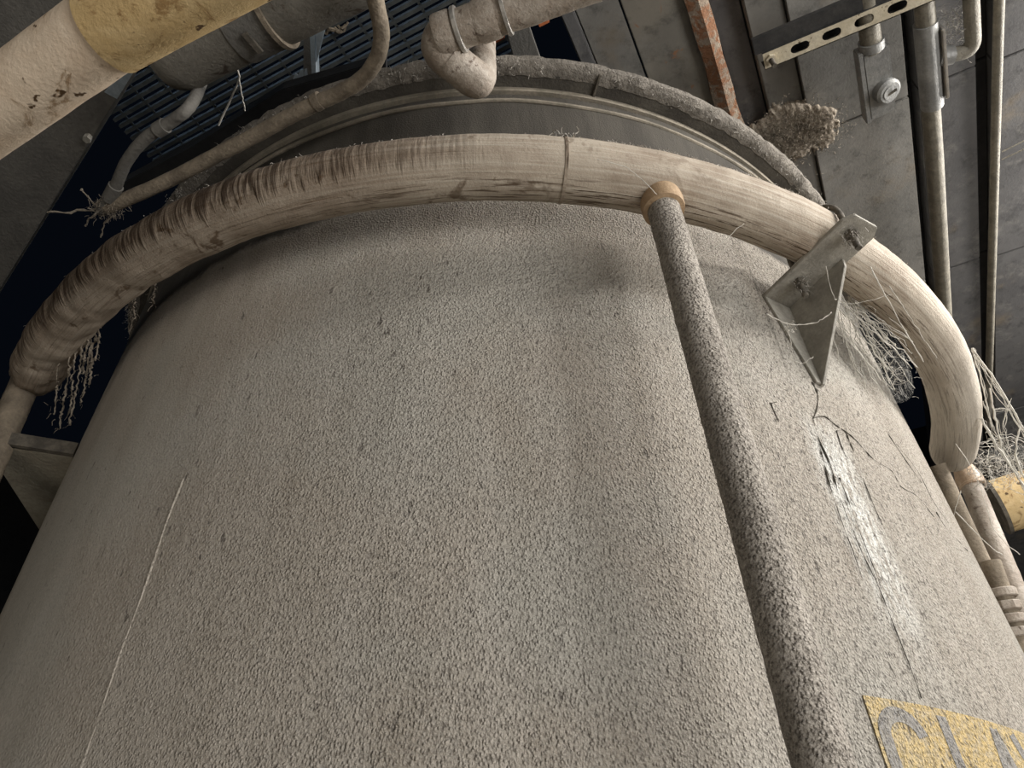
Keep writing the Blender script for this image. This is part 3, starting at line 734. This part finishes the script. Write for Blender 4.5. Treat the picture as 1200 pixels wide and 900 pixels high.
bm = bmesh.new(); tube(bm, smoothpath(path, 8), pr(7, path[3]), 18, True, lambda p, s, a: .0012*noise.noise(p*50)); obj('conduit_tube', bm, M['beam'], bc)
for x, y, x2, y2 in ((184, 153, 194, 147), (128, 233, 136, 218)):
    bm = bmesh.new(); tube(bm, [W(x, y, kz), W(x2, y2, kz)], pr(9, path[3]), 18); obj('coupling', bm, M['beam'], bc)
cw = cobweb('furry brown dust clump on the conduit junction left of the tank', W(122, 243, kz))
bm = bmesh.new()
for _ in range(150): fuzz(bm, W(random.gauss(126, 9), random.gauss(244, 5), kz-.01), 2, .032, .0016, .8)
strand(bm, [W(55, 249, kz), W(90, 248, kz), W(120, 246, kz)], .003, 0, .003, 5, .4)
for q in ([(112, 240), (98, 225), (96, 222)], [(120, 248), (105, 256), (100, 265)], [(135, 252), (122, 262), (118, 278)]): strand(bm, [W(x, y, kz) for x, y in q], .003, 0, .002, 5, .4)
tag(obj('strand', bm, M['clump'], cw), kind='stuff')
# hanging wires
wr = thing('loose_wire', 'thin pale loose wire dangling below the grey clamped duct', 'wire', W(270, 110, 5.0))
bm = bmesh.new(); strand(bm, [W(276, 60, 4.62), W(277, 76, 4.68), W(280, 92, 4.7), (W(272, 112, 4.7)), W(256, 147, 4.7)], .004, 0, .001, 6); obj('wire', bm, M['silk'], wr)
wr = thing('loose_wire', 'short thin pale wire curling beside the longer loose wire', 'wire', W(283, 118, 5.0))
bm = bmesh.new(); strand(bm, [W(280, 91, 4.7), W(284, 115, 4.7), W(287, 130, 4.7)], .0028, 0, .001, 6); obj('wire', bm, M['silk'], wr)

# ---------------------------------------------------------------- big pipes top left
yz = 3.15
yp = thing('cream_pipe', 'large cream and ochre pipe crossing the top left corner close overhead', 'pipe', W(100, 80, yz))
e1a, e1b = Vector((-20, 138)), Vector((133, 25))        # centre line of the cream length
c1, c2 = W(-60, 168, yz), W(134, 29, yz)
r1 = pr(47, c2)
dY = (c2-c1).normalized()
bm = bmesh.new(); tube(bm, subdiv([c1-dY*.5, c2+dY*.12], .02), r1, 48, True, lambda p, s, a: .0015*noise.noise(p*14)); obj('pipe_length', bm, M['ypipe'], yp)
c3 = c2-dY*.02; c4 = W(330, -78, yz)
dS = (c4-c3).normalized()
bm = bmesh.new(); tube(bm, subdiv([c3, c4+dS*.3], .02), lambda t: r1*1.08, 48, True, lambda p, s, a: .0022*noise.noise(p*12)); tag(obj('pipe_socket', bm, M['ysock'], yp), 'ochre wider pipe length past the joint')

gz = 4.45
gp = thing('grey_duct', 'grey round duct with a strap clamp behind the cream pipe', 'duct', W(280, 60, gz))
g1, g2 = W(205, 62, gz), W(430, -48, gz); dG = (g2-g1).normalized()
gr_ = pr(44, g1)
bm = bmesh.new(); tube(bm, [g1-dG*.05, g1, *subdiv([g1+dG*.03, g2+dG*.6], .05)], lambda t: gr_*(.86 if t < .01 else 1), 40, True, lambda p, s, a: .004*noise.noise(p*7)); obj('duct_shell', bm, M['duct'], gp)
bm = bmesh.new(); tt = (W(300, 22, gz)-g1).dot(dG); k1 = g1+dG*tt
tube(bm, [k1-dG*.075, k1-dG*.07, k1+dG*.07, k1+dG*.075], lambda t: gr_*(1.07 if .05 < t < .95 else 1.03), 40); obj('strap_clamp', bm, M['beam'], gp)
bm = bmesh.new(); tube(bm, [k1+dG*.075, k1+dG*.092], gr_*1.11, 40); obj('clamp_edge', bm, M['conduit'], gp)
bm = bmesh.new(); pn = (CAM-k1).normalized(); pn = (pn-dG*pn.dot(dG)).normalized(); q = dG.cross(pn)
pn2 = (pn*.85-q*.5*(1 if q.z > 0 else -1)).normalized()
oriented(bm, k1+pn2*gr_*1.07, dG, dG.cross(pn2), pn2, .012, .045, .006, .002); obj('clamp_lug', bm, M['thread'], gp, False)

# galvanised angle pieces catching roof light
an = thing('galvanised_strip', 'upright galvanised strip with a folded head catching blue roof light', 'strip', W(366, 60, 4.9))
zz = 4.95
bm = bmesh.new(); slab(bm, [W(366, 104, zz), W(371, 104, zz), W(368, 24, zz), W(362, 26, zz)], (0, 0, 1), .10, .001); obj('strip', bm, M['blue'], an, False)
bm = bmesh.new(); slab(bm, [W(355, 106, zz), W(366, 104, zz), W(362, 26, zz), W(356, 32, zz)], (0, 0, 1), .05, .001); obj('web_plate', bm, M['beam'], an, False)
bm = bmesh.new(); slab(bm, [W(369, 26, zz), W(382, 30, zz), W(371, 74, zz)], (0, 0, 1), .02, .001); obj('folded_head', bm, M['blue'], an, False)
an = thing('reflection_plates', 'blue-tinted plates painted as a reflection at the foot of the upright strip', 'reflection', W(350, 98, 4.95))  # pale plates put in as a blue reflection patch
bm = bmesh.new()
for q in ([(343, 104), (352, 82), (360, 80), (362, 106)], [(338, 106), (346, 86), (349, 88), (343, 107)]): slab(bm, [W(x, y, zz) for x, y in q], (0, .2, 1), .012)
obj('sheet', bm, M['blue'], an, False)
for k in range(5):
    bm = bmesh.new(); strand(bm, [W(380+k*4, 38-k*2, 5.242), W(390+k*3, 34+k, 5.235), W(396+k*3, 38-k*3, 5.242)], .006, 0, .004, 4)
    if k == 0: rg = thing('cable_scraps', 'curled dusty cable ends on the grating beside the upright strip', 'cable', W(392, 35, 5.24))
    obj('cable_end', bm, M['conduit'], rg)

# left steel beam: wide bottom flange, web and top flange running to the upper right
def beam3(root, p0, p1, width_dir, wdt, m, tf=.03, hgt=.45):
    d = (p1-p0); wd = width_dir.normalized()*wdt
    bm = bmesh.new(); slab(bm, [p0, p1, p1+wd, p0+wd], (0, 0, 1), tf, .003); obj('bottom_flange', bm, m, root, False)
    bm = bmesh.new(); a_, b_ = p0+wd*.5-wd.normalized()*.01, p1+wd*.5-wd.normalized()*.01
    slab(bm, [a_, b_, b_+wd.normalized()*.02, a_+wd.normalized()*.02], (0, 0, 1), hgt, 0); obj('web', bm, m, root, False)
    bm = bmesh.new(); q = Vector((0, 0, hgt)); slab(bm, [p0+q, p1+q, p1+wd+q, p0+wd+q], (0, 0, 1), tf, .003); obj('top_flange', bm, m, root, False)
bz = 4.75
p0, p1 = W(0, 337, bz), W(160, 78, bz); d_ = (p1-p0).normalized()
lb = thing('steel_beam', 'wide grey steel beam slanting up behind the cream pipe at left', 'beam', p0)
side = Vector((-d_.y, d_.x, 0)); side = side if (W(-60, 200, bz)-p0).dot(side) > 0 else -side
beam3(lb, p0-d_*1.4, p1+d_*.22, side, 1.6, M['beam'])
bm = bmesh.new(); p = W(104, 160, bz-.005); tube(bm, [p, p-Vector((0, 0, .03))], .018, 6); obj('bolt', bm, M['steel'], lb, False)
# thin plate coloured for the blue light on the beam near the pipe joint
bm = bmesh.new(); slab(bm, [W(x, y, bz-.004) for x, y in ((122, 108), (137, 116), (160, 79), (150, 76))], (0, 0, 1), .006); obj('blue_light_plate', bm, M['blue'], lb, False)
bm = bmesh.new(); slab(bm, [W(x, y, 5.0) for x, y in ((32, 45), (60, 30), (78, -12), (44, -12))], (0, 0, 1), .05, .003)
ps = thing('hanger_strap', 'grey steel strap showing above the cream pipe at the top left edge', 'strap', W(55, 20, 5.0)); obj('strap', bm, M['duct'], ps, False)
# dark trim angle running under the conduit left of the tank
tb = thing('angle_beam', 'dark dusty angle beam running behind the bent conduit', 'beam', W(270, 135, 4.7))
bm = bmesh.new(); slab(bm, [W(x, y, 4.75) for x, y in ((130, 222), (225, 172), (330, 105), (452, 70), (452, 92), (330, 142), (225, 196), (130, 240))], (0, 0, 1), .08, .004); obj('flange_plate', bm, M['black'], tb, False)

# concrete ledge low at the left beyond the tank
lg = thing('concrete_ledge', 'grey concrete ledge corner between tank and left drop pipe', 'ledge', W(40, 560, 3.1))
lz = 3.25
bm = bmesh.new(); slab(bm, [W(x, y, lz) for x, y in ((-30, 500), (-10, 520), (86, 536), (84, 545), (46, 622), (-30, 505))][1:], (0, 0, 1), .03, .003); obj('slab', bm, M['ledge'], lg, False)
bm = bmesh.new(); slab(bm, [W(x, y, lz+.0) for x, y in ((-10, 517), (86, 532), (86, 536), (-10, 521))], (0, 0, 1), .05); obj('edge_trim', bm, M['thread'], lg, False)

# ---------------------------------------------------------------- top right: strut, conduits
sz = 4.92
s0, s1 = W(897, 82, sz), W(1150, -22, sz); dX = (s1-s0).normalized(); dN = Vector((-dX.y, dX.x, 0))   # dN points away from the camera side of the face
if (W(900, 60, sz)-s0).dot(dN) < 0: dN = -dN
hwid = pr(20, s0)
st = thing('slotted_strut', 'cream slotted strut channel under the ceiling at top right', 'strut', s0)
# underside built as a strip with real slots
Lx = (s1-s0).length; pitch = pr(36, W(955, 51, sz)); sl = pitch*.30; sw = hwid*.27
firstc = (W(938, 58, sz)-s0).dot(dX)
bm = bmesh.new(); th_ = .006
def spt(x, y, z): return s0+dX*x+dN*y+Vector((0, 0, z))
holes = []; x = firstc
while x < Lx-.02: holes.append(x); x += pitch
def slot_outline(cx_, n=6):
    pts_ = []
    for k in range(n+1): t_ = -PI/2+PI*k/n; pts_.append((cx_+sl-sw+sw*math.cos(t_), hwid/2+sw*math.sin(t_)))
    for k in range(n+1): t_ = PI/2+PI*k/n; pts_.append((cx_-sl+sw+sw*math.cos(t_), hwid/2+sw*math.sin(t_)))
    return pts_
edges = [0]+[(a_+b_)/2 for a_, b_ in zip(holes, holes[1:])]+[Lx]
edges = [0, holes[0]-pitch/2]+[h+pitch/2 for h in holes]
bm = bmesh.new()
q = [(edges[0], 0), (edges[1], 0), (edges[1], hwid), (edges[0], hwid)]; bm.faces.new([bm.verts.new(spt(a_, b_, 0)) for a_, b_ in q])
for h, x0, x1 in zip(holes, edges[1:], edges[2:]):
    ol = slot_outline(h); N_ = len(ol)
    def rectproj(pq):
        dx_, dy_ = pq[0]-h, pq[1]-hwid/2; hx, hy = (x1-x0)/2, hwid/2
        k_ = min(hx/abs(dx_) if abs(dx_) > 1e-9 else 1e9, hy/abs(dy_) if abs(dy_) > 1e-9 else 1e9); return ((x0+x1)/2+dx_*k_, hwid/2+dy_*k_)
    inner = [bm.verts.new(spt(*pq, 0)) for pq in ol]; outer = [bm.verts.new(spt(*rectproj(pq), 0)) for pq in ol]; up2 = [bm.verts.new(spt(*pq, th_)) for pq in ol]
    for k in range(N_):
        k2 = (k+1) % N_; bm.faces.new((inner[k], inner[k2], outer[k2], outer[k])); bm.faces.new((inner[k], inner[k2], up2[k2], up2[k]))
    cor = [(x0, 0), (x1, 0), (x1, hwid), (x0, hwid)]
    for cx_, cy_ in cor:      # fill the four corners
        o3 = sorted(range(N_), key=lambda i_: (outer[i_].co-spt(cx_, cy_, 0)).length)[:2]
        try: bm.faces.new((outer[o3[0]], outer[o3[1]], bm.verts.new(spt(cx_, cy_, 0))))
        except Exception: pass
obj('slotted_face', bm, M['cream'], st, False)
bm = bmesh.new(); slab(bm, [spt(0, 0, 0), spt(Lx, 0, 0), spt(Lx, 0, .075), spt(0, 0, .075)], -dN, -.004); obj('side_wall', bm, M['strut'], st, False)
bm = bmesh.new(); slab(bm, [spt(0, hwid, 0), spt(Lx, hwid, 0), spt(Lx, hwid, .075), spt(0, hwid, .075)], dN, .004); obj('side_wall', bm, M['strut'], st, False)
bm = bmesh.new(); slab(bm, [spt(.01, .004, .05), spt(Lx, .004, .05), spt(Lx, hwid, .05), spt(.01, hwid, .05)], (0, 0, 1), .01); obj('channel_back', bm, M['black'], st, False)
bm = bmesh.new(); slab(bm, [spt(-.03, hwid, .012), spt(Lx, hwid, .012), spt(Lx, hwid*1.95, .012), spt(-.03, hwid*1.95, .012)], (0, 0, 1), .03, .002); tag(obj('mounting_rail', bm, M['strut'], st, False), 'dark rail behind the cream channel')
c = spt(.03, hwid*.55, 0)
bm = bmesh.new(); tube(bm, [c+Z*.02, c-Z*.075], .012, 14, True, lambda p, s, a: .0012*math.sin(s*1300)); obj('threaded_rod', bm, M['thread'], st)
bm = bmesh.new(); tube(bm, [c+Z*.002, c-Z*.016], .024, 6); obj('nut', bm, M['cream'], st, False)

# first conduit body with round plug
def depthp(px, py, z): return W(px, py, z)
c1z = 4.97
cb = thing('conduit_body', 'grey cast conduit body with round plug hanging from the slotted strut', 'conduit fitting', W(1027, 90, c1z))
t0, t1 = W(1019, 34, c1z), W(1033, 150, c1z); dV = (t1-t0).normalized(); dU = Vector((dV.y, -dV.x, 0))
if (W(1060, 90, c1z)-W(1027, 90, c1z)).dot(dU) < 0: dU = -dU
u1 = pr(1, W(1027, 90, c1z))
def cpt(along, side, z=0): return t0+dV*along+dU*side+Vector((0, 0, z))
La = (W(1031, 134, c1z)-t0).length; L0 = (W(1022, 54, c1z)-t0).length
bm = bmesh.new(); tube(bm, [cpt(-.2, 0), cpt(L0+.02, 0)], u1*11.5, 20); obj('conduit_stub', bm, M['tanc'], cb)
bm = bmesh.new(); tube(bm, [cpt(L0-.03, 0), cpt(L0+.01, 0)], u1*14, 20); obj('hub', bm, M['body'], cb)
bm = bmesh.new(); mid = (L0+La)/2; oriented(bm, cpt(mid, u1*1), dV, dU, Z, (La-L0)/2, u1*16, .035, .014); obj('housing', bm, M['body'], cb)
bm = bmesh.new(); oriented(bm, cpt(mid, -u1*15), dV, dU, Z, (La-L0)/2*1.02, u1*3, .036, .004); obj('cover', bm, M['body'], cb)
c = cpt((W(1036, 101, c1z)-t0).dot(dV), u1*7, -.035)
nd = Vector((.25, -.1, -1)).normalized()
bm = bmesh.new(); tube(bm, [c-nd*.02, c+nd*.02, c+nd*.022, c+nd*.034, c+nd*.034], lambda t_: u1*(15 if t_ < .98 else 12), 32); pl = obj('plug', bm, M['body'], cb)
bm = bmesh.new(); tube(bm, [c+nd*.030, c+nd*.039], u1*8.5, 28); obj('plug_face', bm, M['body'], pl)
bm = bmesh.new(); oriented(bm, c+nd*.040, (dU-dV*.3), nd.cross(dU), nd, u1*6.5, u1*1.4, .003); obj('slot_bar', bm, M['thread'], pl, False)

# second conduit with tee body and side elbow
c2z = 4.99
cd2 = thing('tee_conduit', 'tan conduit run with silver tee body and elbow right of the round plug', 'conduit', W(1090, 80, c2z))
q = [W(1080, -30, c2z), W(1085, 30, c2z), W(1089, 100, c2z), W(1096, 200, c2z), W(1105, 345, c2z), W(1110, 420, c2z), W(1114, 480, c2z)]
bm = bmesh.new(); tube(bm, smoothpath(q, 8), pr(10.5, q[2]), 22, True, lambda p, s, a: .001*noise.noise(p*40)); obj('conduit_tube', bm, M['tanc'], cd2)
bm = bmesh.new(); qa, qb = W(1085, 34, c2z), W(1092, 118, c2z); dq = (qb-qa).normalized()
rr_ = pr(17, qa)
tube(bm, [qa-dq*.03, qa, qa+dq*.02, qb-dq*.02, qb, qb+dq*.03], lambda t_: rr_*(1 if .12 < t_ < .88 else .78), 28); obj('tee_body', bm, M['body'], cd2)
bm = bmesh.new(); sd = Vector((dq.y, -dq.x, 0)); m_ = (qa+qb)/2
if (W(1120, 80, c2z)-m_).dot(sd) < 0: sd = -sd
oriented(bm, m_+sd*rr_*.85-Z*.02, dq, sd, Z, (qb-qa).length*.48, .008, .028, .004); obj('tee_cover', bm, M['galvm'], cd2)
q = [W(1100, 66, c2z), W(1124, 62, c2z), W(1139, 48, c2z), W(1140, 25, c2z), W(1136, -40, c2z)]
bm = bmesh.new(); tube(bm, fillet([q[0], W(1141, 60, c2z), q[4]], .12, 8), pr(8.5, q[0]), 22); obj('branch_elbow', bm, M['tanc'], cd2)
bm = bmesh.new(); tube(bm, [W(1099, 67, c2z), W(1116, 64, c2z)], pr(11, q[0]), 22); obj('hub', bm, M['body'], cd2)
bm = bmesh.new()
for _ in range(90): fuzz(bm, W(random.gauss(1118, 10), random.gauss(30, 16), c2z+.05), 2, .07, .001, .3)
tag(obj('web_fluff', bm, M['silk'], cd2), kind='stuff')

# far right conduit
c3z = 5.05
fc = thing('straight_conduit', 'slim straight conduit along the ceiling near the right edge', 'conduit', W(1165, 200, c3z))
q = [W(1172, -40, c3z), W(1159, 440, c3z), W(1157, 500, c3z)]
bm = bmesh.new(); tube(bm, subdiv(q, .1), pr(5.0, W(1165, 200, c3z)), 18, True, lambda p, s, a: .0008*noise.noise(p*40)); obj('conduit_tube', bm, M['tanc'], fc)
bw = thing('thin_wire', 'thin wire pair angled across the ceiling right of the straight conduit', 'wire', W(1190, 172, c3z))
bm = bmesh.new(); strand(bm, [W(1174, 178, c3z), W(1206, 162, c3z)], .004); obj('wire', bm, M['tanc'], bw)
bm = bmesh.new(); strand(bm, [W(1174, 187, c3z), W(1206, 172, c3z)], .004); obj('wire', bm, M['tanc'], bw)

# ochre pipe end at the right edge
yr = D(1176, 592, 3.6)
y2 = thing('ochre_pipe', 'ochre pipe end poking in at the right edge beside the ring drop', 'pipe', yr)
dO = (D(1260, 566, 3.5)-yr).normalized(); ro_ = pr(31, yr)
bm = bmesh.new(); tube(bm, subdiv([yr-dO*.02, yr+dO*1.2], .04), ro_, 40, True, lambda p, s, a: .0015*noise.noise(p*14)); obj('pipe_length', bm, M['ysock'], y2)
bm = bmesh.new(); tube(bm, [yr-dO*.035, yr-dO*.018], ro_*1.06, 40); obj('end_ring', bm, M['thread'], y2)
# pipe union stack low at the right edge
un = thing('pipe_union', 'pale stacked pipe union low at the right edge beside the tank', 'pipe fitting', D(1184, 715, 2.6))
ua, ub_ = D(1172, 690, 2.7), D(1192, 745, 2.62); du = (ub_-ua).normalized()
bm = bmesh.new(); tube(bm, [ua-du*.1, ub_+du*.5], .035, 20); obj('nipple', bm, M['conduit'], un)
for k in range(4):
    c = ua.lerp(ub_, .1+k*.28); bm = bmesh.new(); tube(bm, [c-du*.016, c-du*.012, c+du*.012, c+du*.016], lambda t_: .05*(1 if .1 < t_ < .9 else .9), 8 if k % 2 else 24); obj('union_nut', bm, M['galv'], un, False)
# dull pipe behind the right coupling
dp_ = thing('dull_pipe', 'dull grey pipe hidden behind the right drop pipe beside the tank', 'pipe', D(1112, 590, 3.1))
bm = bmesh.new(); tube(bm, [D(1098, 545, 3.15), D(1128, 610, 3.08), D(1160, 680, 3.0), D(1230, 830, 2.8)], .035, 20); obj('pipe_length', bm, M['conduit'], dp_)
